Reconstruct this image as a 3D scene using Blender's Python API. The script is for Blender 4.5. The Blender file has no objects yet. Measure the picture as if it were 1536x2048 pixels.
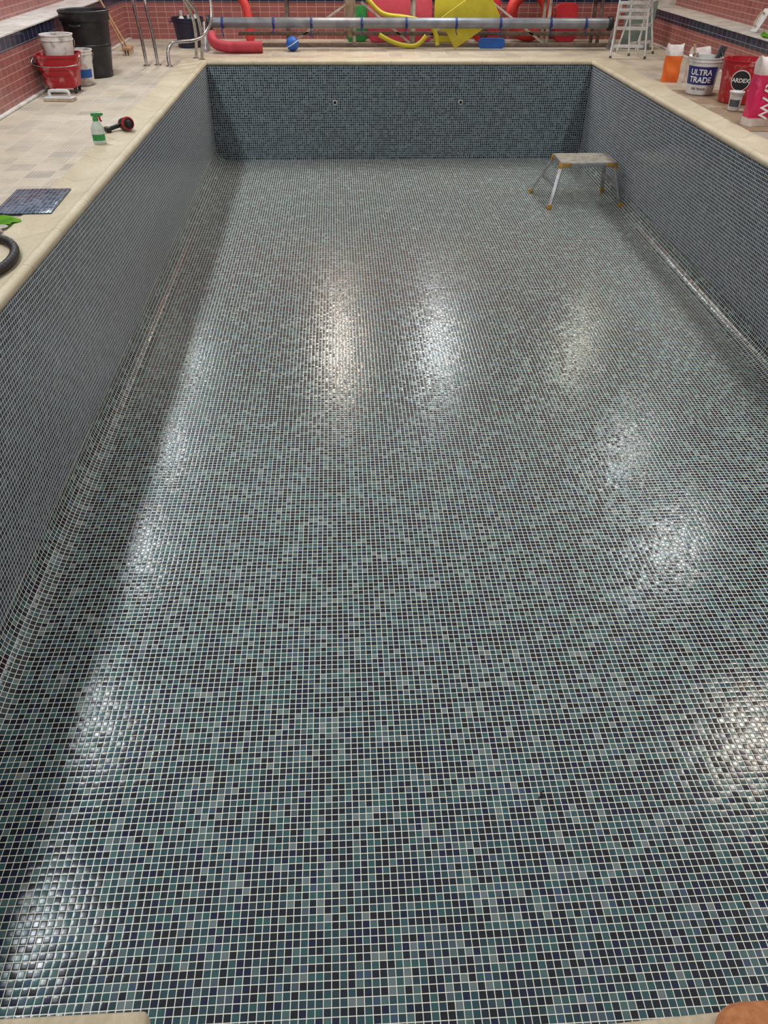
import bpy, bmesh, math, random
from mathutils import Matrix, Vector, Euler
random.seed(7)
scene=bpy.context.scene
COL=scene.collection
def lin(c):
    return tuple(((v/255)/12.92 if v/255<=.04045 else ((v/255+.055)/1.055)**2.4) for v in c)+(1,)
# ------------------------------------------------------------------ materials
class NT:
    def __init__(s,name):
        s.m=bpy.data.materials.new(name); s.m.use_nodes=True; s.t=s.m.node_tree; s.n=s.t.nodes; s.l=s.t.links
        s.b=s.n['Principled BSDF']
    def new(s,t,**k):
        n=s.n.new(t)
        for a,b in k.items(): setattr(n,a,b)
        return n
    def set(s,sock,v):
        if isinstance(v,bpy.types.NodeSocket): s.l.new(v,sock)
        else: sock.default_value=v
    def math(s,op,a,b=0.,c=None):
        n=s.new('ShaderNodeMath',operation=op); s.set(n.inputs[0],a); s.set(n.inputs[1],b)
        if c is not None: s.set(n.inputs[2],c)
        return n.outputs[0]
    def vmath(s,op,a,b=(0,0,0),scale=None):
        n=s.new('ShaderNodeVectorMath',operation=op); s.set(n.inputs[0],a); s.set(n.inputs[1],b)
        if scale is not None: s.set(n.inputs['Scale'],scale)
        return n.outputs[0]
    def mix(s,f,a,b,bt='MIX'):
        n=s.new('ShaderNodeMix',data_type='RGBA',blend_type=bt); s.set(n.inputs[0],f); s.set(n.inputs[6],a); s.set(n.inputs[7],b)
        return n.outputs[2]
    def ramp(s,f,pts,interp='LINEAR'):
        n=s.new('ShaderNodeValToRGB'); r=n.color_ramp; r.interpolation=interp
        while len(r.elements)<len(pts): r.elements.new(.5)
        for e,(p,c) in zip(r.elements,pts): e.position=p; e.color=c
        s.set(n.inputs[0],f); return n.outputs[0]
    def noise(s,scale,vec=None,detail=3,rough=.5):
        n=s.new('ShaderNodeTexNoise'); n.inputs['Scale'].default_value=scale; n.inputs['Detail'].default_value=detail; n.inputs['Roughness'].default_value=rough
        if vec is not None: s.l.new(vec,n.inputs['Vector'])
        return n.outputs[0]
    def bump(s,h,strength=.3,dist=.01):
        n=s.new('ShaderNodeBump'); n.inputs['Strength'].default_value=strength; n.inputs['Distance'].default_value=dist
        s.set(n.inputs['Height'],h); s.l.new(n.outputs[0],s.b.inputs['Normal'])
def pm(name,col,rough=.5,metal=0.,col2=None,scale=8.,thr=(.4,.65),bump=0.,spec=None,trans=0.,alpha=None):
    t=NT(name); obj=t.new('ShaderNodeTexCoord').outputs['Object']
    c1=lin(col)
    c2=lin(col2) if col2 else tuple(v*.8 for v in c1[:3])+(1,)
    nz=t.noise(scale,obj,4,.6)
    f=t.ramp(nz,[(thr[0],(0,0,0,1)),(thr[1],(1,1,1,1))])
    t.set(t.b.inputs['Base Color'],t.mix(f,c1,c2))
    t.b.inputs['Roughness'].default_value=rough; t.b.inputs['Metallic'].default_value=metal
    if spec is not None: t.b.inputs['Specular IOR Level'].default_value=spec
    if trans: t.b.inputs['Transmission Weight'].default_value=trans
    if bump: t.bump(t.noise(scale*6,obj,3),bump,.005)
    return t.m
PAL_FLOOR=[(0,(5,8,24)),(.14,(10,18,38)),(.29,(8,18,56)),(.38,(22,38,52)),(.45,(36,62,70)),(.56,(50,90,92)),(.68,(40,74,82)),(.79,(80,108,108)),(.88,(112,126,128)),(.95,(58,82,104)),(.98,(74,92,102))]
PAL_WALL=[(0,(18,24,40)),(.20,(33,43,62)),(.38,(52,66,82)),(.56,(68,83,96)),(.72,(54,73,86)),(.84,(90,103,115)),(.94,(70,84,98))]
def mosaic(name,T,B,pitch=.028,gr=.052,pal=PAL_FLOOR,grc=(246,244,230)):
    t=NT(name); uv=t.new('ShaderNodeUVMap').outputs[0]
    s=t.vmath('SCALE',uv,scale=1/pitch)
    cell=t.vmath('FLOOR',s); fr=t.vmath('SUBTRACT',t.vmath('FRACTION',s),(.5,.5,0))
    sx=t.new('ShaderNodeSeparateXYZ'); t.l.new(fr,sx.inputs[0]); fx,fy=sx.outputs[0],sx.outputs[1]
    ax=t.math('ABSOLUTE',fx); ay=t.math('ABSOLUTE',fy)
    d=t.math('SMOOTH_MAX',ax,ay,.05)
    grout=t.math('GREATER_THAN',d,.5-gr)
    # integer-safe seed so that neighbouring tiles differ fully at random
    cellc=t.vmath('ADD',cell,(.37,.41,.29))
    wn=t.new('ShaderNodeTexWhiteNoise',noise_dimensions='3D'); t.l.new(cellc,wn.inputs['Vector'])
    v=wn.outputs['Value']; rc=wn.outputs['Color']
    cl=t.noise(.13,cellc,3,.6)
    v2=t.math('MULTIPLY',v,t.math('MULTIPLY_ADD',cl,1.9,.03)); v2=t.math('MINIMUM',v2,.999)
    c=t.ramp(v2,[(p,lin(k)) for p,k in pal],'CONSTANT')
    nz=t.noise(1.3,s,3)
    c=t.mix(t.math('MULTIPLY',nz,.12),c,lin((80,108,116)))
    c=t.mix(grout,c,lin(grc))
    t.set(t.b.inputs['Base Color'],c)
    t.set(t.b.inputs['Roughness'],t.math('MULTIPLY_ADD',grout,.5,.17))
    t.set(t.b.inputs['Specular IOR Level'],t.math('MULTIPLY_ADD',grout,-.2,.38))
    geo=t.new('ShaderNodeNewGeometry').outputs['Normal']
    r=t.vmath('SCALE',t.vmath('SUBTRACT',rc,(.5,.5,.5)),scale=.055)
    pT=t.vmath('SCALE',T,scale=t.math('MULTIPLY',t.math('POWER',ax,3.),t.math('MULTIPLY',t.math('SIGN',fx),.9)))
    pB=t.vmath('SCALE',B,scale=t.math('MULTIPLY',t.math('POWER',ay,3.),t.math('MULTIPLY',t.math('SIGN',fy),.9)))
    n=t.vmath('NORMALIZE',t.vmath('ADD',t.vmath('ADD',geo,r),t.vmath('ADD',pT,pB)))
    t.l.new(n,t.b.inputs['Normal'])
    return t.m
def pinktile(name):
    t=NT(name); uv=t.new('ShaderNodeUVMap').outputs[0]
    b=t.new('ShaderNodeTexBrick'); t.l.new(uv,b.inputs['Vector'])
    b.inputs['Scale'].default_value=1; b.inputs['Brick Width'].default_value=.14; b.inputs['Row Height'].default_value=.07
    b.inputs['Mortar Size'].default_value=.004; b.inputs['Mortar Smooth'].default_value=.1; b.offset=0.0
    b.inputs['Color1'].default_value=lin((150,86,80)); b.inputs['Color2'].default_value=lin((130,72,68)); b.inputs['Mortar'].default_value=lin((184,148,140))
    b.inputs['Bias'].default_value=0
    nz=t.noise(3,uv,3)
    c=t.mix(t.math('MULTIPLY',nz,.3),b.outputs['Color'],lin((166,116,108)))
    t.set(t.b.inputs['Base Color'],c); t.b.inputs['Roughness'].default_value=.3
    t.bump(t.math('SUBTRACT',1.,b.outputs['Fac']),.3,.003)
    return t.m
def navytile(name):
    t=NT(name); uv=t.new('ShaderNodeUVMap').outputs[0]
    b=t.new('ShaderNodeTexBrick'); t.l.new(uv,b.inputs['Vector'])
    b.inputs['Scale'].default_value=1; b.inputs['Brick Width'].default_value=.14; b.inputs['Row Height'].default_value=.12
    b.inputs['Mortar Size'].default_value=.004; b.offset=0.0
    b.inputs['Color1'].default_value=lin((30,34,52)); b.inputs['Color2'].default_value=lin((42,46,66)); b.inputs['Mortar'].default_value=lin((120,115,122))
    t.set(t.b.inputs['Base Color'],b.outputs['Color']); t.b.inputs['Roughness'].default_value=.2
    return t.m
def decktile(name):
    t=NT(name); uv=t.new('ShaderNodeUVMap').outputs[0]
    s=t.vmath('SCALE',uv,scale=1/.2); cell=t.vmath('FLOOR',s)
    sp=t.new('ShaderNodeSeparateXYZ'); t.l.new(t.vmath('FRACTION',s),sp.inputs[0])
    cp=t.new('ShaderNodeSeparateXYZ'); t.l.new(cell,cp.inputs[0])
    ck=t.math('ABSOLUTE',t.math('MODULO',t.math('ADD',cp.outputs[0],cp.outputs[1]),2.))
    wn=t.new('ShaderNodeTexWhiteNoise',noise_dimensions='3D'); t.l.new(t.vmath('ADD',cell,(.3,.4,.2)),wn.inputs['Vector'])
    ribx=t.math('SINE',t.math('MULTIPLY',sp.outputs[0],2*math.pi*8)); riby=t.math('SINE',t.math('MULTIPLY',sp.outputs[1],2*math.pi*8))
    rib=t.math('ADD',t.math('MULTIPLY',ribx,ck),t.math('MULTIPLY',riby,t.math('SUBTRACT',1.,ck)))
    ribm=t.math('GREATER_THAN',rib,.35)
    base=t.ramp(wn.outputs['Value'],[(0,lin((186,172,152))),(.3,lin((198,184,162))),(.55,lin((168,158,144))),(.8,lin((192,176,152)))],'CONSTANT')
    base=t.mix(t.math('MULTIPLY',ck,.3),base,lin((160,150,136)))
    base=t.mix(t.math('MULTIPLY',ribm,.4),base,lin((132,121,108)))
    d=t.math('MAXIMUM',t.math('ABSOLUTE',t.math('SUBTRACT',sp.outputs[0],.5)),t.math('ABSOLUTE',t.math('SUBTRACT',sp.outputs[1],.5)))
    base=t.mix(t.math('MULTIPLY',t.math('GREATER_THAN',d,.482),.6),base,lin((212,201,182)))
    dust=t.noise(1.7,uv,7,.7)
    base=t.mix(t.ramp(dust,[(.42,(0,0,0,1)),(.68,(.7,.7,.7,1))]),base,lin((210,198,180)))
    dirt=t.noise(.9,t.vmath('ADD',uv,(7.3,2.1,0)),6,.75)
    base=t.mix(t.ramp(dirt,[(.48,(0,0,0,1)),(.72,(.5,.5,.5,1))]),base,lin((146,131,112)))
    t.set(t.b.inputs['Base Color'],base); t.b.inputs['Roughness'].default_value=.5
    t.bump(rib,.15,.003)
    return t.m
def stone(name):
    t=NT(name); uv=t.new('ShaderNodeUVMap').outputs[0]
    sp=t.new('ShaderNodeSeparateXYZ'); t.l.new(uv,sp.inputs[0])
    j=t.math('ABSOLUTE',t.math('SUBTRACT',t.math('FRACT',t.math('MULTIPLY',sp.outputs[1],1/.6)),.5))
    jm=t.math('GREATER_THAN',j,.493)
    a=t.noise(60,uv,4,.7); b=t.noise(2.2,uv,5,.6)
    c=t.mix(t.ramp(b,[(.3,(0,0,0,1)),(.7,(1,1,1,1))]),lin((188,174,144)),lin((220,208,182)))
    c=t.mix(t.ramp(a,[(.35,(.5,.5,.5,1)),(.6,(0,0,0,1))]),c,lin((168,155,126)))
    c=t.mix(t.math('MULTIPLY',jm,.6),c,lin((136,125,106)))
    t.set(t.b.inputs['Base Color'],c); t.b.inputs['Roughness'].default_value=.6
    t.bump(a,.15,.003)
    return t.m
X,Y,Z=(1,0,0),(0,1,0),(0,0,1)
M=dict(
 mf=mosaic('mosaic_floor',X,Y), mside=mosaic('mosaic_side_wall',Y,Z,pal=PAL_WALL,gr=.068,grc=(226,230,230)), mend=mosaic('mosaic_end_wall',X,Z,pal=PAL_WALL,gr=.058,grc=(200,210,206)),
 pink=pinktile('pink_tile'), navy=navytile('navy_tile'), deck=decktile('deck_tile'), stone=stone('coping_stone'),
 plaster=pm('white_plaster',(206,200,194),.8,col2=(180,170,160),scale=6,bump=.2),
 ceil=pm('ceiling_paint',(222,224,222),.9,col2=(215,212,204)),
 black=pm('black_plastic',(24,24,26),.45,col2=(52,50,50),scale=14,thr=(.5,.75)),
 rubber=pm('black_rubber',(16,16,17),.5,col2=(30,30,30)),
 dark=pm('dark_void',(6,6,7),.8),
 red=pm('red_plastic',(160,20,30),.4,col2=(196,140,138),scale=11,thr=(.56,.74)),
 redc=pm('red_plastic_clean',(166,20,30),.4,col2=(140,16,24)),
 white=pm('white_plastic',(212,212,210),.4,col2=(186,182,176),scale=9),
 dirty=pm('dirty_white_plastic',(214,208,202),.7,col2=(160,150,142),scale=12,thr=(.5,.66),bump=.2),
 blue=pm('blue_label',(34,44,116),.4,col2=(30,38,100)),
 blueb=pm('blue_foam',(22,90,176),.5,col2=(20,80,156)),
 navyp=pm('navy_plastic',(24,26,56),.4,col2=(20,22,46)),
 steel=pm('steel',(196,196,196),.22,1.0,col2=(160,160,160),scale=20),
 alu=pm('aluminium',(190,190,192),.4,.8,col2=(160,160,162),scale=12),
 aluw=pm('aluminium_dusty',(196,190,176),.55,.3,col2=(160,154,140),scale=12),
 tube=pm('grey_tube',(134,136,142),.42,.4,col2=(112,114,120),scale=6),
 strap=pm('blue_strap',(22,50,120),.6),
 wood=pm('grey_timber',(118,102,92),.7,col2=(90,76,68),scale=20,bump=.3),
 woodl=pm('pale_wood',(180,138,98),.6,col2=(150,112,78),scale=16),
 pinkf=pm('pink_foam',(192,62,78),.6,col2=(176,54,68)),
 redf=pm('red_foam',(196,36,46),.55,col2=(180,30,40)),
 redo=pm('orange_red_foam',(206,56,46),.55,col2=(190,46,38)),
 yel=pm('yellow_foam',(196,180,40),.6,col2=(180,166,36)),
 yelo=pm('yellow_plastic',(196,144,32),.5,col2=(150,108,30),scale=20),
 green=pm('green_label',(46,140,70),.4,col2=(40,120,60)),
 lime=pm('lime_cloth',(130,195,40),.8,col2=(100,165,30),scale=20,bump=.3),
 clothw=pm('beige_cloth',(196,176,150),.85,col2=(168,144,118),scale=12,bump=.4),
 trans=pm('translucent_bottle',(212,222,212),.3,col2=(198,210,200),trans=.15),
 card=pm('hardboard',(140,115,90),.8,col2=(186,172,154),scale=5,thr=(.52,.72)),
 orange=pm('orange_bag',(226,108,34),.5,col2=(214,92,26)),
 magenta=pm('magenta_bag',(206,30,90),.45,col2=(222,110,146),scale=9,thr=(.6,.8)),
 bagw=pm('white_bag',(216,210,206),.55,col2=(196,176,170),scale=10),
 gboard=pm('grey_green_board',(92,104,96),.6,col2=(80,90,84)),
 grey=pm('grey_plastic',(80,84,88),.5,col2=(54,56,60),scale=12),
 tan=pm('orange_brown_sponge',(206,140,92),.85,col2=(186,118,72),scale=60,bump=.5),
 txtw=pm('white_print',(235,235,232),.5), txtk=pm('black_print',(30,28,32),.5),
)
# ------------------------------------------------------------------ mesh helpers
def bm_box(c,s,bev=0.,rot=None,seg=2,bm=None,taper=None):
    b=bmesh.new(); bmesh.ops.create_cube(b,size=1)
    for v in b.verts:
        k=1.
        if taper and v.co.z<0: k=taper
        v.co=Vector((v.co.x*s[0]*k,v.co.y*s[1]*k,v.co.z*s[2]))
    if bev: bmesh.ops.bevel(b,geom=b.edges[:],offset=bev,segments=seg,affect='EDGES',profile=.5)
    mt=Matrix.Translation(Vector(c))@(rot.to_matrix().to_4x4() if rot else Matrix())
    bmesh.ops.transform(b,matrix=mt,verts=b.verts)
    return join(bm,b)
def join(bm,b):
    if bm is None: return b
    me=bpy.data.meshes.new('tmp'); b.to_mesh(me); b.free(); bm.from_mesh(me); bpy.data.meshes.remove(me); return bm
def bm_lathe(prof,seg=40,c=(0,0,0),sc=(1,1),bm=None,rot=None):
    b=bmesh.new(); rings=[]
    for r,z in prof:
        if r<1e-5: rings.append([b.verts.new((0,0,z))]); continue
        rings.append([b.verts.new((r*sc[0]*math.cos(2*math.pi*i/seg),r*sc[1]*math.sin(2*math.pi*i/seg),z)) for i in range(seg)])
    for a,d in zip(rings,rings[1:]):
        for i in range(seg):
            j=(i+1)%seg
            if len(a)==1 and len(d)==1: continue
            if len(a)==1: b.faces.new((a[0],d[i],d[j]))
            elif len(d)==1: b.faces.new((a[i],a[j],d[0]))
            else: b.faces.new((a[i],a[j],d[j],d[i]))
    bmesh.ops.recalc_face_normals(b,faces=b.faces)
    mt=Matrix.Translation(Vector(c))@(rot.to_matrix().to_4x4() if rot else Matrix())
    bmesh.ops.transform(b,matrix=mt,verts=b.verts)
    return join(bm,b)
def smooth_path(pts,n=8,closed=False):
    P=[Vector(p) for p in pts]; out=[]; N=len(P)
    rng=range(N if closed else N-1)
    for i in rng:
        g=(lambda k:P[k%N]) if closed else (lambda k:P[min(max(k,0),N-1)])
        p0,p1,p2,p3=g(i-1),g(i),g(i+1),g(i+2)
        for k in range(n):
            t=k/n
            out.append(.5*((2*p1)+(-p0+p2)*t+(2*p0-5*p1+4*p2-p3)*t*t+(-p0+3*p1-3*p2+p3)*t**3))
    if not closed: out.append(P[-1])
    return out
def bm_tube(pts,r,seg=12,closed=False,bm=None,sm=0,rad2=None,rfun=None):
    P=smooth_path(pts,sm,closed) if sm else [Vector(p) for p in pts]
    b=bmesh.new(); N=len(P); up=None; rings=[]
    for i,p in enumerate(P):
        if closed: t=(P[(i+1)%N]-P[i-1]).normalized()
        else: t=(P[min(i+1,N-1)]-P[max(i-1,0)]).normalized()
        if up is None:
            up=Vector((0,0,1)) if abs(t.z)<.9 else Vector((1,0,0))
        s=t.cross(up).normalized(); up=s.cross(t).normalized()
        rr=rfun(i/(N-1)) if rfun else r
        r2=rad2 if rad2 else rr
        rings.append([b.verts.new(p+s*rr*math.cos(2*math.pi*k/seg)+up*r2*math.sin(2*math.pi*k/seg)) for k in range(seg)])
    pairs=list(zip(rings,rings[1:]))+([(rings[-1],rings[0])] if closed else [])
    for a,d in pairs:
        for k in range(seg):
            j=(k+1)%seg; b.faces.new((a[k],a[j],d[j],d[k]))
    if not closed:
        b.faces.new(rings[0]); b.faces.new(rings[-1])
    bmesh.ops.recalc_face_normals(b,faces=b.faces)
    return join(bm,b)
def mk(name,bm,mat,parent=None,smooth=True,**props):
    me=bpy.data.meshes.new(name); bm.to_mesh(me); bm.free()
    if isinstance(mat,str): mat=M[mat]
    me.materials.append(mat)
    if smooth:
        me.polygons.foreach_set('use_smooth',[True]*len(me.polygons))
        try: me.set_sharp_from_angle(angle=math.radians(38))
        except Exception: pass
    o=bpy.data.objects.new(name,me); COL.objects.link(o)
    if parent: o.parent=parent
    for k,v in props.items(): o[k]=v
    return o
def thing(name,label,cat,loc,rot=(0,0,0),group=None):
    e=bpy.data.objects.new(name,None); COL.objects.link(e); e.location=loc; e.rotation_euler=rot; e.empty_display_size=.05
    e['label']=label; e['category']=cat
    if group: e['group']=group
    return e
def text_bm(s,size,depth=.0006,spacing=1.):
    cu=bpy.data.curves.new('t','FONT'); cu.body=s; cu.size=size; cu.align_x='CENTER'; cu.align_y='CENTER'; cu.extrude=depth; cu.space_character=spacing; cu.offset=size*.02
    o=bpy.data.objects.new('t',cu); COL.objects.link(o)
    bpy.context.view_layer.update()
    dg=bpy.context.evaluated_depsgraph_get(); me=bpy.data.meshes.new_from_object(o.evaluated_get(dg))
    b=bmesh.new(); b.from_mesh(me); bpy.data.objects.remove(o); bpy.data.meshes.remove(me)
    return b
def wrap(b,rfun,z0,ang0,off=.0012):
    for v in b.verts:
        z=z0+v.co.y; r=rfun(z)+off+v.co.z; a=ang0+v.co.x/r
        v.co=Vector((r*math.cos(a),r*math.sin(a),z))
    bmesh.ops.recalc_face_normals(b,faces=b.faces)
    return b
def arc_patch(rfun,z0,z1,a0,a1,off=.0008,n=24,m=4):
    b=bmesh.new(); g=[]
    for i in range(n+1):
        a=a0+(a1-a0)*i/n; row=[]
        for j in range(m+1):
            z=z0+(z1-z0)*j/m; r=rfun(z)+off; row.append(b.verts.new((r*math.cos(a),r*math.sin(a),z)))
        g.append(row)
    for i in range(n):
        for j in range(m): b.faces.new((g[i][j],g[i+1][j],g[i+1][j+1],g[i][j+1]))
    bmesh.ops.recalc_face_normals(b,faces=b.faces)
    return b
# ------------------------------------------------------------------ structure
W=5.06; D=11.5; NEAR=.42; DF=1.173; DS=.0219; RC=.15
XL,XR,YB,YN,ZC=-1.45,6.46,13.8,-3.0,2.55
def depth(y): return DF+DS*(D-y)
def quad_obj(name,quads,mat,**p):
    me=bpy.data.meshes.new(name); vs=[];fs=[];uvs=[]
    for q in quads:
        b=len(vs)
        for (co,uv) in q: vs.append(co); uvs.append(uv)
        fs.append(tuple(range(b,b+len(q))))
    me.from_pydata(vs,[],fs); ul=me.uv_layers.new(name='UVMap')
    for i,l in enumerate(me.loops): ul.data[i].uv=uvs[l.vertex_index]
    me.materials.append(M[mat] if isinstance(mat,str) else mat)
    o=bpy.data.objects.new(name,me); COL.objects.link(o); o['kind']='structure'
    for k,v in p.items(): o[k]=v
    return o
NA=8
def prof_side(y):
    d=depth(y); pts=[]
    for i in range(NA+1):
        a=math.pi/2*i/NA
        pts.append((RC-RC*math.sin(a),-d+RC-RC*math.cos(a),-RC*a))
    return pts
ys=[NEAR+(D-NEAR)*i/24 for i in range(25)]
quads=[]
for y0,y1 in zip(ys,ys[1:]):
    quads.append([((RC,y0,-depth(y0)),(RC,y0)),((W-RC,y0,-depth(y0)),(W-RC,y0)),((W-RC,y1,-depth(y1)),(W-RC,y1)),((RC,y1,-depth(y1)),(RC,y1))])
    a0,a1=prof_side(y0),prof_side(y1)
    for i in range(NA):
        p,q,r,s_=a0[i],a0[i+1],a1[i+1],a1[i]
        quads.append([((p[0],y0,p[1]),(RC+p[2],y0)),((s_[0],y1,s_[1]),(RC+s_[2],y1)),((r[0],y1,r[1]),(RC+r[2],y1)),((q[0],y0,q[1]),(RC+q[2],y0))])
        quads.append([((W-p[0],y0,p[1]),(W-RC-p[2],y0)),((W-q[0],y0,q[1]),(W-RC-q[2],y0)),((W-r[0],y1,r[1]),(W-RC-r[2],y1)),((W-s_[0],y1,s_[1]),(W-RC-s_[2],y1))])
fl=quad_obj('floor_pool',quads,'mf')
b=bmesh.new(); b.from_mesh(fl.data); bmesh.ops.remove_doubles(b,verts=b.verts,dist=1e-5); b.to_mesh(fl.data); b.free()
fl.data.polygons.foreach_set('use_smooth',[True]*len(fl.data.polygons))
def wallL(x,flip,name):
    q=[]
    for y0,y1 in zip(ys,ys[1:]):
        a=[((x,y0,-depth(y0)+RC),(y0,-depth(y0)+RC)),((x,y1,-depth(y1)+RC),(y1,-depth(y1)+RC)),((x,y1,0),(y1,0)),((x,y0,0),(y0,0))]
        q.append(a[::-1] if flip else a)
    return quad_obj(name,q,'mside')
wallL(0,False,'wall_pool_left'); wallL(W,True,'wall_pool_right')
def wallE(y,flip,name):
    d=depth(y); a=[((0,y,-d),(0,-d)),((W,y,-d),(W,-d)),((W,y,0),(W,0)),((0,y,0),(0,0))]
    return quad_obj(name,[a[::-1] if flip else a],'mend')
wallE(D,True,'wall_pool_far'); wallE(NEAR,False,'wall_pool_near')
def dq(x0,x1,y0,y1,z=0.): return [((x0,y0,z),(x0,y0)),((x1,y0,z),(x1,y0)),((x1,y1,z),(x1,y1)),((x0,y1,z),(x0,y1))]
CW=.32
quad_obj('floor',[dq(XL-.45,-CW,YN,YB+.45),dq(W+CW,XR+.45,YN,YB+.45),dq(-CW,W+CW,D+CW,YB+.45),dq(-CW,W+CW,YN,NEAR-CW)],'deck')
prof=[(CW,-.03),(CW,.004),(CW-.01,.008),(.05,.008),(.042,.016),(.02,.022),(.0,.018),(-.014,.006),(-.02,-.012),(-.014,-.03),(.0,-.036)]
def coping(name,fn,L0,L1):
    q=[];acc=0
    for (t0,z0),(t1,z1) in zip(prof,prof[1:]):
        n=math.hypot(t1-t0,z1-z0)
        q.append([(fn(t0,L0-t0,z0),(acc,L0)),(fn(t1,L0-t1,z1),(acc+n,L0)),(fn(t1,L1+t1,z1),(acc+n,L1)),(fn(t0,L1+t0,z0),(acc,L1))])
        acc+=n
    o=quad_obj(name,q,'stone')
    b=bmesh.new(); b.from_mesh(o.data); bmesh.ops.remove_doubles(b,verts=b.verts,dist=1e-5); bmesh.ops.recalc_face_normals(b,faces=b.faces); b.to_mesh(o.data); b.free()
    o.data.polygons.foreach_set('use_smooth',[True]*len(o.data.polygons)); o.data.set_sharp_from_angle(angle=math.radians(50))
    return o
coping('trim_1',lambda t,l,z:(-t,l,z),NEAR,D)
coping('trim_2',lambda t,l,z:(W+t,l,z),NEAR,D)
coping('trim_3',lambda t,l,z:(l,D+t,z),0,W)
coping('trim_4',lambda t,l,z:(l,NEAR-t,z),0,W)
def slab(name,pts):
    b=bmesh.new(); vb=[b.verts.new((x,y,-.02)) for x,y in pts]; vt=[b.verts.new((x,y,.026)) for x,y in pts]
    b.faces.new(vb[::-1]); b.faces.new(vt)
    for i in range(len(pts)): j=(i+1)%len(pts); b.faces.new((vb[i],vb[j],vt[j],vt[i]))
    bmesh.ops.bevel(b,geom=b.edges[:],offset=.01,segments=3,affect='EDGES',profile=.5); bmesh.ops.recalc_face_normals(b,faces=b.faces)
    o=mk(name,b,'stone'); o['kind']='structure'; uv=o.data.uv_layers.new(name='UVMap')
    for i,l in enumerate(o.data.loops): c=o.data.vertices[l.vertex_index].co; uv.data[i].uv=(c.x,c.y*.3+.1)
slab('trim_5',[(.35,.12),(1.33,.12),(1.33,.545),(.35,.545)]); slab('trim_6',[(2.08,.12),(2.9,.12),(2.9,.52),(2.08,.484)])
def lower_wall(side,LZ):
    BZ=LZ-.13
    x=XL if side=='left' else XR; s=-1 if side=='left' else 1; x2=x+s*.42
    def q(xa,za,xb,zb,u='z'):
        if u=='z': a=[((xa,YN,za),(YN,za)),((xa,YB,za),(YB,za)),((xb,YB,zb),(YB,zb)),((xb,YN,zb),(YN,zb))]
        else: a=[((xa,YN,za),(YN,xa)),((xa,YB+.42,za),(YB,xa)),((xb,YB+.42,zb),(YB,xb)),((xb,YN,zb),(YN,xb))]
        return a[::-1] if side=='right' else a
    n={'left':7,'right':8}[side]
    quad_obj('wall_'+side,[q(x,-.01,x,BZ)],'pink')
    quad_obj('trim_%d'%n,[q(x-s*.002,BZ,x-s*.002,LZ)],'navy')
    quad_obj('trim_%d'%(n+4),[q(x-s*.012,LZ,x2,LZ,'x'),q(x-s*.012,LZ-.012,x-s*.012,LZ)],'plaster')
    a=[((x2,YN,LZ),(YN,LZ)),((x2,YB+.42,LZ),(YB+.42,LZ)),((x2,YB+.42,ZC),(YB+.42,ZC)),((x2,YN,ZC),(YN,ZC))]
    quad_obj('wall_'+side+'_upper',[a if side=='left' else a[::-1]],'pink')
    mk('baseboard_'+side,bm_box((x-s*.015,(YN+YB)/2,.012),(.05,YB-YN,.024),.008),'plaster',kind='structure')
lower_wall('left',.6); lower_wall('right',.45)
LB=.6
def hq(y,x0,x1,z0,z1): return [((x0,y,z0),(x0,z0)),((x1,y,z0),(x1,z0)),((x1,y,z1),(x1,z1)),((x0,y,z1),(x0,z1))][::-1]
quad_obj('wall_back',[hq(YB,XL,XR,-.01,LB-.13)],'pink')
quad_obj('trim_9',[hq(YB-.002,XL,XR,LB-.13,LB)],'navy')
quad_obj('trim_10',[[((XL-.42,YB-.01,LB),(0,0)),((XR+.42,YB-.01,LB),(8,0)),((XR+.42,YB+.42,LB),(8,.4)),((XL-.42,YB+.42,LB),(0,.4))],hq(YB,XR,XR+.42,.45,LB)],'plaster')
quad_obj('wall_back_upper',[hq(YB+.42,XL-.42,XR+.42,LB,ZC)],'pink')
quad_obj('wall_near',[hq(YN,XL-.42,XR+.42,-.01,ZC)[::-1]],'pink')
quad_obj('ceiling',[dq(XL-.42,XR+.42,YN,YB+.42,ZC)[::-1]],'ceil')
for i,x in enumerate((1.65,3.34)):
    e=thing('pool_inlet','small round white plastic return inlet in the mosaic end wall','pool inlet',(x,D,-.47),group='return inlets in the pool end wall')
    rx=Euler((math.pi/2,0,0))
    mk('flange',bm_lathe([(.02,-.001),(.02,.006),(.022,.01),(.03,.006),(.032,-.001)],32,rot=rx),'white',e)
    mk('opening',bm_lathe([(0,.003),(.02,.003)],24,rot=rx),'dark',e)
# ------------------------------------------------------------------ bins and buckets
def bucket_prof(rb,rt,h,th=.004):
    return [(0,0),(rb-.01,0),(rb,.008),(rt-.002,h*.88),(rt+.006,h*.88),(rt+.006,h*.9),(rt,h*.905),(rt+.001,h-.012),(rt+.009,h-.01),(rt+.009,h-.001),(rt+.004,h),(rt-th,h-.002),(rb-th,.012),(0,.012)]
def bail(parent,rt,h,tilt=-1.2,ang=0,mat='steel'):
    pts=[]
    for i in range(17):
        a=math.pi*i/16; x=(rt+.012)*math.cos(a); u=(rt+.02)*math.sin(a)
        pts.append((x*math.cos(ang)-u*math.sin(ang)*math.cos(tilt),x*math.sin(ang)+u*math.cos(ang)*math.cos(tilt),h+u*math.sin(tilt)))
    mk('handle',bm_tube(pts,.003,8),mat,parent)
e=thing('dustbin','large black plastic dustbin, open, dusted with grout, beside the tiled wall','bin',(-1.14,10.44,0))
mk('body',bm_lathe([(0,0),(.195,0),(.205,.01),(.21,.05),(.205,.06),(.235,.3),(.24,.305),(.24,.33),(.236,.335),(.255,.55),(.27,.56),(.272,.575),(.272,.63),(.28,.64),(.28,.655),(.27,.66),(.26,.65),(.225,.3),(.19,.02),(0,.015)],56),'black',e)
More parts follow.
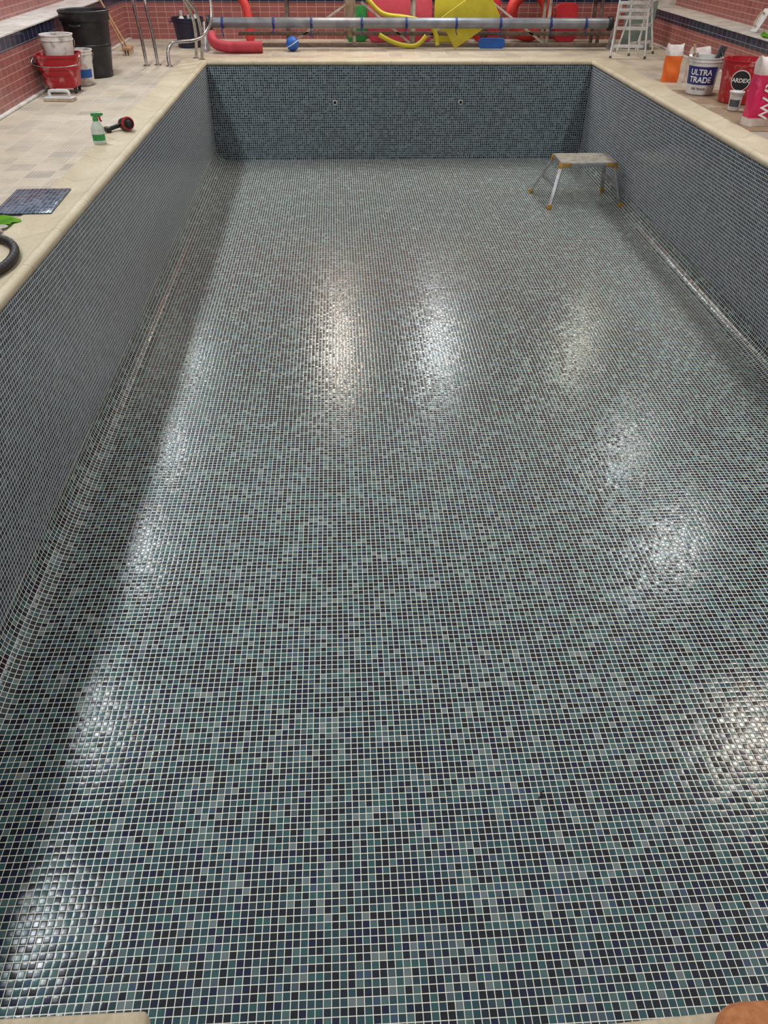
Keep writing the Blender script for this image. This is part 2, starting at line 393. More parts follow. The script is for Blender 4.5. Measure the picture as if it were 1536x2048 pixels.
for s in(-1,1):
    mk('handle',bm_tube([(s*.258,-.06,.53),(s*.285,-.055,.525),(s*.29,0,.52),(s*.285,.055,.525),(s*.258,.06,.53)],.011,10,sm=4),'black',e)
e.rotation_euler=(0,0,math.radians(80))
e=thing('mop_bucket','red plastic wringer bucket on castors, splashed with white grout','bucket',(-1.21,9.42,0),(0,0,math.radians(4)))
def rrect(w,d,r,n=6):
    pts=[]
    for cx,cy,a0 in((w/2-r,d/2-r,0),(-w/2+r,d/2-r,90),(-w/2+r,-d/2+r,180),(w/2-r,-d/2+r,270)):
        for i in range(n+1):
            a=math.radians(a0+90*i/n); pts.append((cx+r*math.cos(a),cy+r*math.sin(a)))
    return pts
def loft(levels,cap0=True,cap1=True):
    b=bmesh.new(); R=[]
    for w,d,r,z in levels: R.append([b.verts.new((x,y,z)) for x,y in rrect(w,d,r)])
    for a,c in zip(R,R[1:]):
        n=len(a)
        for i in range(n): b.faces.new((a[i],a[(i+1)%n],c[(i+1)%n],c[i]))
    if cap0: b.faces.new(R[0])
    if cap1: b.faces.new(R[-1])
    bmesh.ops.recalc_face_normals(b,faces=b.faces); return b
mk('tub',loft([(.29,.26,.05,.055),(.31,.28,.06,.06),(.35,.31,.07,.22),(.4,.34,.08,.225),(.41,.35,.08,.33),(.43,.38,.09,.335),(.43,.38,.09,.36),(.4,.36,.08,.36),(.33,.29,.06,.08),(.28,.24,.04,.075)]),'red',e)
for sx in(-1,1):
    for sy in(-1,1):
        c=bm_lathe([(0,-.012),(.024,-.012),(.028,-.008),(.028,.008),(.024,.012),(0,.012)],20,c=(sx*.13,sy*.1,.028),rot=Euler((0,math.pi/2,0)))
        c=bm_box((sx*.13,sy*.1,.045),(.036,.02,.03),.004,bm=c)
        mk('castor',c,'rubber',e)
mk('handle',bm_tube([(-.215,0,.35),(-.23,-.1,.33),(-.22,-.2,.28),(0,-.225,.26),(.22,-.2,.28),(.23,-.1,.33),(.215,0,.35)],.005,8,sm=5),'steel',e)
e=thing('bucket','dirty white plastic builders bucket standing in the red mop bucket','bucket',(-1.19,9.43,.082))
mk('body',bm_lathe(bucket_prof(.115,.158,.45),48),'dirty',e); bail(e,.158,.39,-1.3,.3)
e=thing('bucket','dusty white plastic bucket with blue band beside the black dustbin','bucket',(-1.13,9.87,0))
rf=lambda z:.115+(.145-.115)*z/.3
mk('body',bm_lathe(bucket_prof(.115,.145,.34),48),'dirty',e); bail(e,.145,.3,-1.2,.4)
mk('label',arc_patch(rf,.08,.16,math.radians(-150),math.radians(-20),.003),'blueb',e)
e=thing('bucket','dark navy plastic tub full of bottles and pool chemicals','bucket',(-.40,12.95,0))
mk('body',bm_lathe([(0,0),(.16,0),(.17,.01),(.2,.3),(.215,.305),(.218,.34),(.225,.345),(.225,.36),(.21,.36),(.165,.02),(0,.015)],44),'navyp',e)
for s in(-1,1): mk('handle',bm_tube([(s*.2,-.05,.32),(s*.24,-.04,.3),(s*.24,.04,.3),(s*.2,.05,.32)],.008,8,sm=3),'navyp',e)
for i,(x,y,r,h,m) in enumerate([(-.08,0,.045,.42,'white'),(.06,.05,.05,.4,'green'),(.03,-.08,.04,.38,'blueb'),(.11,-.02,.035,.44,'dirty')]):
    c=thing('bottle','plastic pool chemical bottle standing in the navy tub','bottle',(-.40+x,12.95+y,.016),group='bottles in the navy tub')
    mk('body',bm_lathe([(0,0),(r*.95,0),(r,.01),(r,h*.7),(r*.8,h*.8),(r*.35,h*.86),(r*.35,h*.88)],24),m,c)
    mk('cap',bm_lathe([(r*.45,h*.88),(r*.45,h),(0,h)],20),'redc' if i%2 else 'white',c)
def logo_bucket(loc,rb,rt,h,mat,label,rot=0):
    e=thing('bucket',label,'bucket',loc,(0,0,rot)); mk('body',bm_lathe(bucket_prof(rb,rt,h),56),mat,e); return e,(lambda z:rb+(rt-.002-rb)*(z-.008)/(h*.88-.008))
A=math.radians(-118)
e,rf=logo_bucket((5.6,9.2,.008),.14,.165,.35,'white','white adhesive bucket with navy label reading ULTRA TRADE, tools inside')
mk('label',arc_patch(rf,.1,.27,A-1.15,A+1.15,.001),'blue',e)
mk('lettering',wrap(text_bm('ULTRA',.075),rf,.215,A,.003),'txtw',e); mk('lettering',wrap(text_bm('TRADE',.075),rf,.145,A,.003),'txtw',e)
mk('lettering',wrap(text_bm('FIX TRADE',.03),rf,.06,A),'txtk',e); bail(e,.165,.31,-1.25,A+math.pi/2)
e=thing('grout_float','grey rubber grout float standing in the white bucket','trowel',(5.68,9.25,.03),(math.radians(8),math.radians(10),math.radians(20)))
mk('pad',bm_box((0,0,.3),(.09,.02,.26),.004),'grey',e); mk('handle',bm_tube([(0,-.01,.22),(0,-.05,.24),(0,-.055,.33),(0,-.01,.37)],.012,10,sm=4),'black',e)
e=thing('trowel','steel trowel with pale handle standing in the white bucket','trowel',(5.56,9.24,.03),(math.radians(-6),math.radians(-12),0))
mk('blade',bm_box((0,0,.2),(.1,.002,.3),.0008),'steel',e); mk('handle',bm_tube([(0,0,.34),(0,-.03,.36),(0,-.03,.38),(0,-.03,.44)],.013,10,sm=4),'clothw',e)
e,rf=logo_bucket((5.82,8.72,.008),.185,.215,.39,'red','red adhesive bucket with round logo reading ARDEX, dusty rim')
A2=math.radians(-118)
def disc_on(rf,z0,a0,R,off):
    b=bmesh.new(); c=b.verts.new((0,0,0)); rings=[]
    for j in range(1,5):
        rings.append([b.verts.new((R*j/4*math.cos(2*math.pi*i/32),R*j/4*math.sin(2*math.pi*i/32),0)) for i in range(32)])
    for i in range(32):
        b.faces.new((c,rings[0][i],rings[0][(i+1)%32]))
        for j in range(3): b.faces.new((rings[j][i],rings[j+1][i],rings[j+1][(i+1)%32],rings[j][(i+1)%32]))
    return wrap(b,rf,z0,a0,off)
mk('logo_rim',disc_on(rf,.22,A2,.094,.002),'txtw',e); mk('logo_disc',disc_on(rf,.22,A2,.087,.0035),'txtk',e)
mk('lettering',wrap(text_bm('ARDEX',.052),rf,.22,A2,.006),'txtw',e)
bail(e,.215,.345,-1.25,A2+math.pi/2)
mk('contents',bm_lathe([(0,.2),(.17,.19),(.195,.2)],40),'dirty',e)
for (x,y,r,h,lb) in[(5.6,8.28,.062,.17,'small white plastic tub with grey smears on the hardboard'),(5.71,8.12,.072,.2,'white plastic tub with blue label on the hardboard')]:
    e=thing('tub',lb,'tub',(x,y,.008),group='small white tubs on the hardboard'); mk('body',bm_lathe(bucket_prof(r*.88,r,h),40),'white',e)
    q=lambda z,r=r,h=h:r*.88+(r*.12)*z/(h*.88)
    mk('label',arc_patch(q,h*.25,h*.6,math.radians(-170),math.radians(-70),.002),'grey' if r<.07 else 'blueb',e)
    mk('lid',bm_lathe([(r*.9,h*.96),(0,h*.965)],32),'dirty',e)
def bag(name,label,loc,w,d,h,mat,rot,topmat=None,lo=.12,hi=.72,sq=.3,pz=.82):
    e=thing(name,label,'bag',loc,rot)
    b=bmesh.new(); nz=24; ringn=48; R=[]
    for k in range(nz+1):
        t=k/nz; z=h*t; pinch=1-.75*max(0,(t-pz)/(1-pz))**1.5; bul=1+.08*math.sin(math.pi*t)
        ring=[]
        for i in range(ringn):
            a=2*math.pi*i/ringn; ca,sa=math.cos(a),math.sin(a)
            x=w/2*math.copysign(abs(ca)**sq,ca); y=d/2*math.copysign(abs(sa)**(sq*1.3),sa)*pinch*bul
            n=.004*math.sin(7*a+15*t)+.004*math.sin(3*a+13*t)
            ring.append(b.verts.new((x*(1+n/w),y+n,z+ (0.010*math.sin(2*a+1) if k==nz else 0))))
        R.append(ring)
    for a,c in zip(R,R[1:]):
        for i in range(ringn): b.faces.new((a[i],a[(i+1)%ringn],c[(i+1)%ringn],c[i]))
    b.faces.new(R[0]); b.faces.new(R[-1]); bmesh.ops.recalc_face_normals(b,faces=b.faces)
    o=mk('sack',b,mat,e)
    if topmat:
        o.data.materials.append(M[topmat])
        for p in o.data.polygons:
            if p.center.z>h*hi or p.center.z<h*lo: p.material_index=1
    return e
e=bag('bag','orange and white paper sack of grout, torn open at the top',(5.55,9.98,0),.18,.11,.38,'orange',(0,0,math.radians(-12)),'bagw',0,.7)
e=bag('bag','crumpled white paper sack beside the orange one',(5.8,9.86,0),.22,.14,.36,'bagw',(0,0,math.radians(10)))
e=bag('bag','pink and white tile adhesive sack printed X77W standing on hardboard',(5.58,7.62,.009),.34,.13,.55,'magenta',(0,0,math.radians(6)),'bagw',.12,.74,.22,.9)
bt=text_bm('X77W',.125); bt.transform(Matrix.Translation((-.06,-.0835,.235))@Matrix.Rotation(math.pi/2,4,'X')@Matrix.Rotation(-math.pi/2,4,'Z')); mk('lettering',bt,'txtw',e)
bt=text_bm('X77',.075); bt.transform(Matrix.Translation((-.03,-.082,.455))@Matrix.Rotation(math.pi/2,4,'X')); mk('lettering',bt,'txtk',e)
e=thing('hardboard_sheet','brown dusty hardboard sheet protecting the deck under buckets','board',(5.64,8.4,.001),(0,0,math.radians(-1.5)))
mk('sheet',bm_box((0,0,.0035),(.98,2.05,.006),.001),'card',e)
# ------------------------------------------------------------------ left deck small things
e=thing('grout_float','white plastic sponge float with arched handle on the deck','trowel',(-1.13,8.93,0),(0,0,math.radians(-6)))
mk('sponge',bm_box((0,0,.014),(.3,.13,.026),.006),'clothw',e); mk('plate',bm_box((0,0,.031),(.3,.13,.008),.003),'white',e)
mk('handle',bm_tube([(-.1,0,.033),(-.1,0,.075),(-.07,0,.09),(.07,0,.09),(.1,0,.075),(.1,0,.033)],.016,12,sm=4),'white',e)
e=thing('spray_bottle','translucent trigger spray bottle with green label and red trigger','bottle',(-.28,7.02,.008))
mk('bottle_body',bm_lathe([(0,0),(.046,0),(.052,.006),(.053,.1),(.05,.12),(.034,.155),(.02,.172),(.018,.18),(0,.18)],36,sc=(1,.75)),'trans',e)
bb=arc_patch(lambda z:.0535,.03,.075,math.radians(25),math.radians(155),.001)
for v in bb.verts: v.co.y*=.77
mk('label',bb,'green',e)
mk('collar',bm_lathe([(.02,.172),(.022,.174),(.022,.195),(.016,.2),(0,.2)],24),'green',e)
c=bm_box((-.012,0,.218),(.085,.022,.026),.006); c=bm_box((-.058,0,.219),(.014,.016,.016),.003,bm=c); c=bm_box((0,0,.204),(.026,.02,.02),.004,bm=c); mk('spray_head',c,'green',e)
mk('trigger',bm_tube([(-.02,0,.21),(-.034,0,.195),(-.034,0,.18),(-.045,0,.165)],.006,8,sm=4,rad2=.008),'redc',e)
e.rotation_euler=(0,0,math.radians(190))
e=thing('power_drill','compact black and red cordless drill lying on the coping','drill',(-.2,7.5,.008),(0,0,math.radians(20)))
rx=Euler((math.radians(80),0,math.radians(15)))
mk('motor_body',bm_lathe([(0,-.07),(.035,-.07),(.045,-.05),(.05,0),(.05,.05),(.046,.07),(.03,.075),(0,.075)],32,c=(.03,0,.054),rot=rx),'black',e)
mk('ring',bm_lathe([(.044,.06),(.054,.062),(.054,.076),(.042,.08)],32,c=(.03,0,.054),rot=rx),'redc',e)
mk('chuck',bm_lathe([(.026,.074),(.026,.09),(.02,.11),(.008,.112),(0,.112)],24,c=(.03,0,.054),rot=rx),'rubber',e)
mk('handle',bm_tube([(0,.02,.045),(-.05,.01,.035),(-.1,-.01,.026)],.018,12,sm=4),'black',e)
mk('battery',bm_box((-.125,-.02,.022),(.045,.08,.04),.008,rot=Euler((0,0,.2))),'rubber',e)
e=thing('mosaic_tile_sheet','loose sheet of blue-grey mosaic tiles lying on deck','tile sheet',(-.33,5.39,.009),(0,0,math.radians(2)))
o=mk('tiles',bm_box((0,0,.005),(.36,.55,.007),.001),mosaic('mosaic_sheet',X,Y,pal=[(p,(int(k[0]*.9+16),int(k[1]*.9+22),int(k[2]*.9+30))) for p,k in PAL_WALL],gr=.05,grc=(136,148,156)),e); uv=o.data.uv_layers.new(name='UVMap')
for i,l in enumerate(o.data.loops): c=o.data.vertices[l.vertex_index].co; uv.data[i].uv=(c.x,c.y)
def cloth(name,label,loc,w,d,mat,h=.02,seed=1,rot=0,mat2=None):
    e=thing(name,label,'cloth',loc,(0,0,rot)); b=bmesh.new(); n=16; rnd=random.Random(seed); ph=[rnd.uniform(0,6) for _ in range(6)]
    g=[[None]*(n+1) for _ in range(n+1)]
    for i in range(n+1):
        for j in range(n+1):
            u,v=i/n-.5,j/n-.5
            edge=1-.5*(abs(u)*2)**4
            z=h*(.55+.3*math.sin(9*u+ph[0]+3*v)+.25*math.sin(13*v+ph[1]-4*u))*edge
            g[i][j]=b.verts.new((w*u*(1+.18*math.sin(7*v+ph[2])),d*v*(1+.2*math.sin(6*u+ph[3])),max(z,.001)))
    for i in range(n):
        for j in range(n): b.faces.new((g[i][j],g[i+1][j],g[i+1][j+1],g[i][j+1]))
    bmesh.ops.solidify(b,geom=b.faces[:],thickness=.002); bmesh.ops.recalc_face_normals(b,faces=b.faces)
    mk('cloth_fabric',b,mat,e); return e
cloth('cleaning_cloth','crumpled lime green microfibre cloth on the stone coping',(-.42,4.95,.01),.24,.15,'lime',.03,2)
cloth('cleaning_cloth','crumpled white rag under the lime green cloth',(-.4,4.81,.01),.14,.1,'bagw',.02,5)
cloth('cleaning_cloth','lime green microfibre cloth on the tiled wall ledge',(6.6,9.9,.451),.2,.35,'lime',.04,4)
cloth('cleaning_cloth','small red and white crumpled rag on the wall ledge',(6.62,9.35,.451),.16,.2,'redc',.03,9)
e=thing('hose','thick black ribbed rubber hose loop on pool edge','hose',(-.42,4.2,.0))
pts=[(.33*math.cos(a),.42*math.sin(a),.036) for a in [math.radians(d) for d in range(-150,160,12)]]
mk('hose_tube',bm_tube(smooth_path(pts,10),.025,14,rfun=lambda t:.024+.002*math.sin(t*600)),'rubber',e)
e=thing('sponge','orange-brown rounded grouting sponge on the coping stone','sponge',(2.41,.43,.027))
mk('sponge_body',loft([(.2,.1,.045,0),(.24,.13,.06,.008),(.25,.135,.065,.022),(.23,.12,.055,.036),(.18,.09,.04,.042)]),'tan',e)
e=thing('twig','tiny dark scrap of debris on mosaic pool floor','debris',(2.47,1.78,-depth(1.78)))
mk('scrap',bm_tube([(-.012,-.015,.004),(0,0,.007),(.004,.014,.004),(.016,.02,.004)],.0035,6,sm=3),'rubber',e)
# ------------------------------------------------------------------ broom & mop
def stick(e,a,b_,r,mat,name='handle'): mk(name,bm_tube([a,b_],r,12),mat,e)
e=thing('broom','wooden-handled broom leaning on the tiled wall ledge','broom',(-1.12,12.2,0))
mk('brush_head',bm_box((0,0,.075),(.1,.26,.035),.008),'woodl',e)
bm=None
for i in range(9):
    for j in range(3):
        x,y=-.035+.035*j,-.11+.0275*i
        bm=bm_lathe([(0,0.001),(.013,0.001),(.009,.06),(0,.06)],8,c=(x,y,0),bm=bm)
mk('bristles',bm,'clothw',e,kind='stuff')
stick(e,(0,0,.08),(-.68,.35,1.3),.013,'woodl')
e=thing('scraper','long-handled scraper with pale wooden pole leaning on wall','scraper',(-1.26,12.55,0))
mk('blade',bm_box((0,0,.04),(.012,.16,.08),.002,rot=Euler((0,.3,0))),'steel',e); stick(e,(-.01,0,.07),(-.5,.1,1.25),.012,'woodl')
# ------------------------------------------------------------------ handrails
def handrail(loc,pts,label):
    e=thing('pool_handrail',label,'handrail',loc,group='stainless pool handrails'); mk('rail',bm_tube(pts,.02,16,sm=8),'steel',e)
    for p in (pts[0],pts[-1]):
        if p[2]<.01: mk('base_flange',bm_lathe([(.022,0),(.045,0),(.045,.008),(.024,.016),(.021,.016)],28,c=(p[0],p[1],0)),'steel',e)
handrail((-.69,11.19,0),[(0,0,0),(-.01,0,.3),(-.04,.0,.65),(-.02,.02,.85),(.12,.05,.95),(.4,.1,.85),(.62,.3,.6),(.66,.45,.3),(.62,.5,.0)],'stainless steel pool ladder handrail arching over the deck')
handrail((-.56,11.25,0),[(0,0,0),(-.01,0,.3),(-.04,.0,.65),(-.02,.05,.82),(.1,.12,.88),(.3,.25,.78),(.42,.4,.55),(.44,.5,.3),(.4,.55,.0)],'stainless steel pool ladder handrail arching over the deck')
handrail((-.40,11.15,0),[(0,0,0),(.0,.03,.15),(.05,.08,.235),(.14,.15,.25),(.3,.3,.25),(.42,.45,.3),(.5,.6,.45),(.5,.7,.7)],'low curved stainless steel rail beside the pool edge')
# ------------------------------------------------------------------ cover roller
RY=12.62; RZ=.325
e=thing('pool_cover_roller','long grey pool cover roller tube with blue straps on stands','pool cover roller',(2.75,RY,0))
mk('roller_tube',bm_tube([(-2.8,0,RZ),(2.8,0,RZ)],.066,32),'tube',e)
for s in(-1,1):
    mk('end_cap',bm_lathe([(0,-.03),(.085,-.03),(.09,-.02),(.09,.02),(.085,.03),(0,.03)],32,c=(s*2.8,0,RZ),rot=Euler((0,math.pi/2,0))),'rubber',e)
    bm=bm_tube([(s*2.87,-.14,.02),(s*2.87,0,RZ),(s*2.87,.14,.02)],.02,10); bm=bm_box((s*2.87,0,.021),(.05,.36,.04),.006,bm=bm)
    mk('stand',bm,'alu',e)
for x in(-2.62,-1.92,-1.4,-.7,-.08,.62,1.24,1.95,2.45):
    bm=bm_lathe([(.0675,-.016),(.07,-.016),(.07,.016),(.0675,.016)],28,c=(x,0,RZ),rot=Euler((0,math.pi/2,0)))
    bm=bm_tube([(x,-.069,RZ+.02),(x+.015,-.086,RZ-.02),(x-.01,-.081,RZ-.08),(x+.012,-.076,RZ-.14+.04*math.sin(x*5))],.008,8,sm=4,rad2=.004,bm=bm)
    mk('strap',bm,'strap',e)
BY=13.12
e=thing('bench_frame','grey timber bench frame with slatted top behind the cover roller','bench',(3.0,BY,0))
for i,y in enumerate((-.16,0,.16)): mk('slat',bm_box((.25,y,.6),(4.7,.12,.03),.006),'wood',e)
for x in(-2.0,-1.05,-.2,.85,1.75,2.5):
    for y in(-.17,.17): mk('leg',bm_box((x,y,.293),(.045,.04,.584),.005),'aluw' if x in(-.2,1.75,-1.05) else 'wood',e)
mk('rail',bm_box((0,-.2,.17),(5.4,.03,.05),.005),'wood',e); mk('rail',bm_box((0,-.2,.03),(5.5,.04,.045),.005),'wood',e)
for x0,x1 in((-1.95,-1.1),(1.7,.9),(-.15,.8),(-.25,-.95)):
    L=math.hypot(x1-x0,.5); mk('brace',bm_box(((x0+x1)/2,-.205,.3),(L,.02,.03),.004,rot=Euler((0,-math.atan2(.5,x1-x0),0))),'aluw',e)
# ------------------------------------------------------------------ floats & toys
def noodle(pts,label,mat,r=.033):
    e=thing('pool_noodle',label,'pool noodle',(0,0,0)); o=mk('foam',bm_tube(pts,r,16,sm=8),mat,e); return e
def at0(e,loc):
    for c in e.children: c.data.transform(Matrix.Translation(-Vector(loc)))
    e.location=loc
def ring(loc,R,r,mat,label,rot):
    e=thing('swim_ring',label,'swim ring',loc,rot)
    mk('foam',bm_tube([(R*math.cos(a),R*math.sin(a),0) for a in [2*math.pi*i/48 for i in range(48)]],r,16,closed=True),mat,e)
ring((4.58,13.52,.36),.27,.085,'redo','thick orange-red foam ring standing behind the roller',(math.radians(84),0,0))
e=noodle([(-.05,13.3,.8),(.2,13.28,.7),(.38,13.25,.52),(.44,13.2,.28),(.44,13.15,.05)],'orange-red foam noodle standing behind the roller','redo',.06); at0(e,(.44,13.2,0))
e=noodle([(1.7,13.15,.68),(1.95,12.98,.685),(2.12,12.855,.6),(2.35,12.82,.42),(2.7,12.82,.37),(3.0,12.82,.3),(3.12,12.82,.15),(3.14,12.82,.035)],'yellow foam noodle draped over the bench behind the roller','yel',.03); at0(e,(2.4,12.85,0))
e=noodle([(2.3,12.75,.17),(2.5,12.75,.08),(2.7,12.75,.035),(2.85,12.75,.05),(2.97,12.75,.16)],'yellow foam noodle curled under the roller','yel',.03); at0(e,(2.7,12.75,0))
def sheet(name,cat,label,loc,rot,w,h,t,mat,r=.08,spin=0.):
    e=thing(name,label,cat,loc,rot); b=loft([(w-.01,h-.01,r,0),(w,h,r,.006),(w,h,r,t-.006),(w-.01,h-.01,r,t)])
    b.transform(Matrix.Rotation(spin,4,'Z')); my=min(v.co.y for v in b.verts); b.transform(Matrix.Translation((0,-my,0)))
    mk('foam',b,mat,e); return e
sheet('foam_mat','foam mat','large hot-pink foam mat leaning on the back wall',(2.65,13.46,.0),(math.radians(78),0,math.radians(3)),.95,.68,.04,'pinkf')
sheet('foam_mat','foam mat','yellow square foam mat leaning behind the cover roller',(3.58,12.74,.005),(math.radians(89),0,0),.74,.44,.015,'yel',.02,math.radians(32))
sheet('kickboard','kickboard','blue foam kickboard standing under the roller',(3.92,12.8,.0),(math.radians(88),0,0),.38,.13,.03,'blueb',.05)
sheet('kickboard','kickboard','yellow foam kickboard standing behind the roller',(3.4,13.45,.0),(math.radians(82),0,math.radians(-5)),.5,.66,.04,'yel',.03)
sheet('kickboard','kickboard','red foam kickboard leaning near the bench frame',(3.95,13.5,.0),(math.radians(80),0,math.radians(5)),.4,.6,.04,'redf',.1)
sheet('kickboard','kickboard','green foam kickboard leaning on the back wall',(2.0,13.5,.0),(math.radians(80),0,math.radians(-4)),.3,.46,.04,'green',.06)
sheet('kickboard','kickboard','red foam kickboard standing beside the foam ring',(5.15,13.5,.0),(math.radians(80),0,math.radians(4)),.34,.5,.04,'redf',.08)
e=thing('foam_float','curved pink foam float lying behind the handrail','foam float',(.28,12.35,0))
mk('foam',bm_tube([(-.3,.12,.2),(-.26,.02,.12),(-.1,-.05,.078),(.15,-.06,.076),(.4,-.04,.076)],.06,16,sm=8,rad2=.075),'pinkf',e)
e=thing('ball','small blue and white rubber ball on the deck','ball',(1.08,12.5,.0))
bm=bmesh.new(); bmesh.ops.create_uvsphere(bm,u_segments=32,v_segments=20,radius=.09); bm.transform(Matrix.Translation((0,0,.091))); mk('ball_body',bm,'blueb',e)
mk('stripe',bm_tube([(.0895*math.cos(a)*math.cos(.5),.0895*math.sin(a),.091+.0895*math.cos(a)*math.sin(.5)) for a in [2*math.pi*i/32 for i in range(32)]],.006,8,closed=True),'white',e)
cloth_e=thing('towel','beige cloth hanging over the bench frame top','cloth',(1.88,BY-.235,0))
b=bmesh.new(); g=[]
for i in range(13):
    z=.625-.5*i/12; row=[]
    for j in range(9):
        u=j/8-.5; row.append(b.verts.new((u*(.11+.05*math.sin(i*.4))+.02*math.sin(i*.6),-.012+.01*math.sin(9*u+i*.5),z)))
    g.append(row)
for i in range(12):
    for j in range(8): b.faces.new((g[i][j],g[i][j+1],g[i+1][j+1],g[i+1][j]))
bmesh.ops.solidify(b,geom=b.faces[:],thickness=.004); mk('cloth_fabric',b,'clothw',cloth_e)
# ------------------------------------------------------------------ folding chairs & board
def chair(loc,rz,lean,label):
    e=thing('folding_chair',label,'chair',loc,(lean,0,rz),group='white folding chairs')
    w=.46
    for s in(-1,1):
        mk('front_leg',bm_tube([(s*w/2,-.12,.01),(s*(w/2-.03),.0,.5),(s*(w/2-.05),.06,1.0)],.013,10,sm=5),'white',e)
        mk('rear_leg',bm_tube([(s*(w/2-.045),.16,.01),(s*(w/2-.06),.04,.48),(s*(w/2-.06),-.03,.62)],.012,10,sm=5),'white',e)
        mk('foot_cap',bm_lathe([(.016,0),(.017,.03),(0,.032)],12,c=(s*w/2,-.12,0)),'grey',e)
    for z,y in((.14,-.085),(.34,-.04),(.46,-.01),(.54,.0),(.62,.01),(.7,.02),(.78,.03),(.86,.04),(.94,.05)):
        mk('slat',bm_box((0,y,z),(w-.07,.014,.04),.004),'white',e)
chair((5.62,11.9,.001),math.radians(-6),0,'white folding garden chair standing folded by the end wall')
chair((5.85,12.25,.001),math.radians(28),0,'white folding garden chair standing behind another folded chair')
e=thing('board','grey-green rigid board leaning behind the folding chairs','board',(5.98,12.7,.0),(math.radians(76),0,math.radians(-25)))
mk('panel',bm_box((0,.3,0),(.42,.6,.015),.003),'gboard',e)
e=thing('plastering_float','white rectangular plastic float propped on the wall ledge','trowel',(6.6,10.4,.452),(0,math.radians(28),math.radians(8)))
mk('plate',bm_box((0,0,.13),(.012,.13,.26),.004),'white',e); mk('handle',bm_tube([(-.005,0,.06),(-.05,0,.07),(-.05,0,.19),(-.005,0,.2)],.011,10,sm=4),'clothw',e)
# ------------------------------------------------------------------ step platform
FZ=lambda y:-depth(y)
TZ=-.735
e=thing('step_platform','aluminium folding work platform with yellow feet on pool floor','step platform',(4.6,9.6,FZ(9.6)))
o0=Vector((4.6,9.6,FZ(9.6)))
L=lambda x,y,z:tuple(Vector((x,y,z))-o0)
tx0,tx1,ty0,ty1=4.27,4.91,9.42,9.86
c=L((tx0+tx1)/2,(ty0+ty1)/2,TZ-.015)
bm=bm_box(c,(tx1-tx0,ty1-ty0,.012),.003)
for i in range(9): bm=bm_box((c[0],c[1]-.19+.0475*i,c[2]+.008),(tx1-tx0-.01,.02,.006),.001,bm=bm)
mk('deck_board',bm,'aluw',e)
bm=None
for y in(ty0,ty1): bm=bm_box(L((tx0+tx1)/2,y,TZ-.03),(tx1-tx0,.016,.05),.003,bm=bm)
for x in(tx0,tx1): bm=bm_box(L(x,(ty0+ty1)/2,TZ-.03),(.016,ty1-ty0,.05),.003,bm=bm)
mk('frame',bm,'alu',e)
feet=[((tx0+.01,ty1-.02),(4.06,9.9)),((tx0+.01,ty0+.02),(4.15,9.27)),((tx1-.01,ty1-.02),(4.95,9.9)),((tx1-.01,ty0+.02),(5.0,9.27))]
def beam(a,b_,w,d,mat,name,r=.003):
    a=Vector(a);b_=Vector(b_); v=b_-a; q=v.to_track_quat('Z','Y').to_euler()
    mk(name,bm_box((a+b_)/2,(w,d,v.length),r,rot=q),mat,e)
for (a,ft) in feet:
    fz=FZ(ft[1])+(.012 if ft[0]>4.9 else 0)
    top=L(a[0],a[1],TZ-.03); bot=L(ft[0],ft[1],fz+.03)
    beam(top,bot,.042,.026,'alu','leg')
    beam(Vector(bot)+Vector((0,0,.025)),Vector(bot)-Vector((0,0,.026)),.05,.036,'yelo','foot',.006)
    sgn=-1 if a[0]<4.5 else 1
    beam(Vector(top)+Vector((sgn*.004,0,.02)),Vector(top).lerp(Vector(bot),.1)+Vector((sgn*.004,0,0)),.052,.034,'yelo','hinge_bracket',.004)
for i in(0,2):
    (a,f1),(b2,f2)=feet[i],feet[i+1]
    for t in (.48,):
        p=Vector(L(a[0],a[1],TZ-.03)).lerp(Vector(L(f1[0],f1[1],FZ(f1[1]))),t); q=Vector(L(b2[0],b2[1],TZ-.03)).lerp(Vector(L(f2[0],f2[1],FZ(f2[1]))),t)
        beam(p,q,.03,.05,'alu','rung')
for y in(ty0-.009,):
    for x,s in((tx0+.07,1),(tx1-.07,-1)): mk('label',bm_box(L(x,y,TZ-.03),(.09,.002,.03),.0005),'yelo',e)
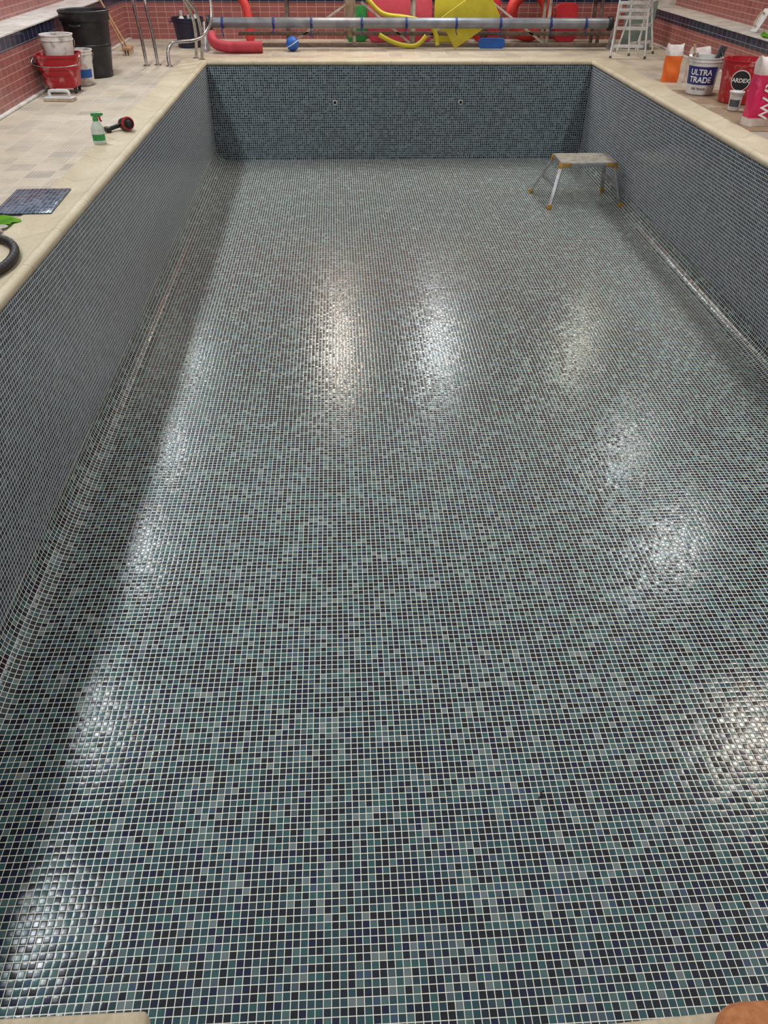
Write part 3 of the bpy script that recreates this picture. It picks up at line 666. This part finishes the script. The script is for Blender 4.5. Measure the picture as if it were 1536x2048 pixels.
# ------------------------------------------------------------------ lights
def area(x,y,p,col,sx=.28,sy=.34,z=ZC-.06):
    l=bpy.data.lights.new('ceiling_lamp','AREA'); l.shape='ELLIPSE'; l.size=sx; l.size_y=sy; l.energy=p; l.color=col
    o=bpy.data.objects.new('ceiling_lamp',l); o.location=(x,y,z); COL.objects.link(o)
cool=(.88,.96,1); warm=(1,.88,.76); neu=(.98,.99,1); yl=(1,.98,.82)
PW=41
for y,k in((.6,.9),(2.9,.75),(5.0,.8),(7.6,.95),(9.9,.95),(12.6,.75)): area(-.82,y,PW*k,cool)
for x,y,c,k in((5.9,.6,neu,.8),(5.95,2.2,neu,.85),(5.62,4.4,warm,.9),(5.66,7.2,cool,.85),(5.66,9.2,cool,.6),(5.7,12.4,yl,.5)): area(x,y,PW*k,c)
area(1.72,12.8,PW*1.4,warm,.2,2.5); area(3.4,12.75,PW*1.4,cool,.2,2.4)
l=bpy.data.lights.new('added_soft_fill','AREA'); l.shape='RECTANGLE'; l.size=5; l.size_y=13; l.energy=92; l.color=(.96,.99,1)  # broad soft fill added below the ceiling, not a fitting of the room
o=bpy.data.objects.new('added_soft_fill',l); o.location=(2.5,4.0,ZC-.03); COL.objects.link(o)
w=bpy.data.worlds.new('World'); scene.world=w; w.use_nodes=True; w.node_tree.nodes['Background'].inputs[0].default_value=(.5,.5,.5,1)
# ------------------------------------------------------------------ camera
f=1540.;pi_,ya,ro=[math.radians(a) for a in (37.849,3.227,0.454)]
fw=Vector((math.sin(ya)*math.cos(pi_),math.cos(ya)*math.cos(pi_),-math.sin(pi_)))
r0=Vector((math.cos(ya),-math.sin(ya),0));u0=r0.cross(fw)
R=math.cos(ro)*r0+math.sin(ro)*u0;U=-math.sin(ro)*r0+math.cos(ro)*u0
cd=bpy.data.cameras.new('camera'); cam=bpy.data.objects.new('camera',cd); COL.objects.link(cam)
m=Matrix((R,U,-fw)).transposed().to_4x4(); m.translation=Vector((1.702,0,1.527)); cam.matrix_world=m
cd.sensor_fit='VERTICAL'; cd.sensor_height=24; cd.lens=24*f/2048; cd.clip_start=.05
scene.camera=cam
scene.view_settings.view_transform='Standard'
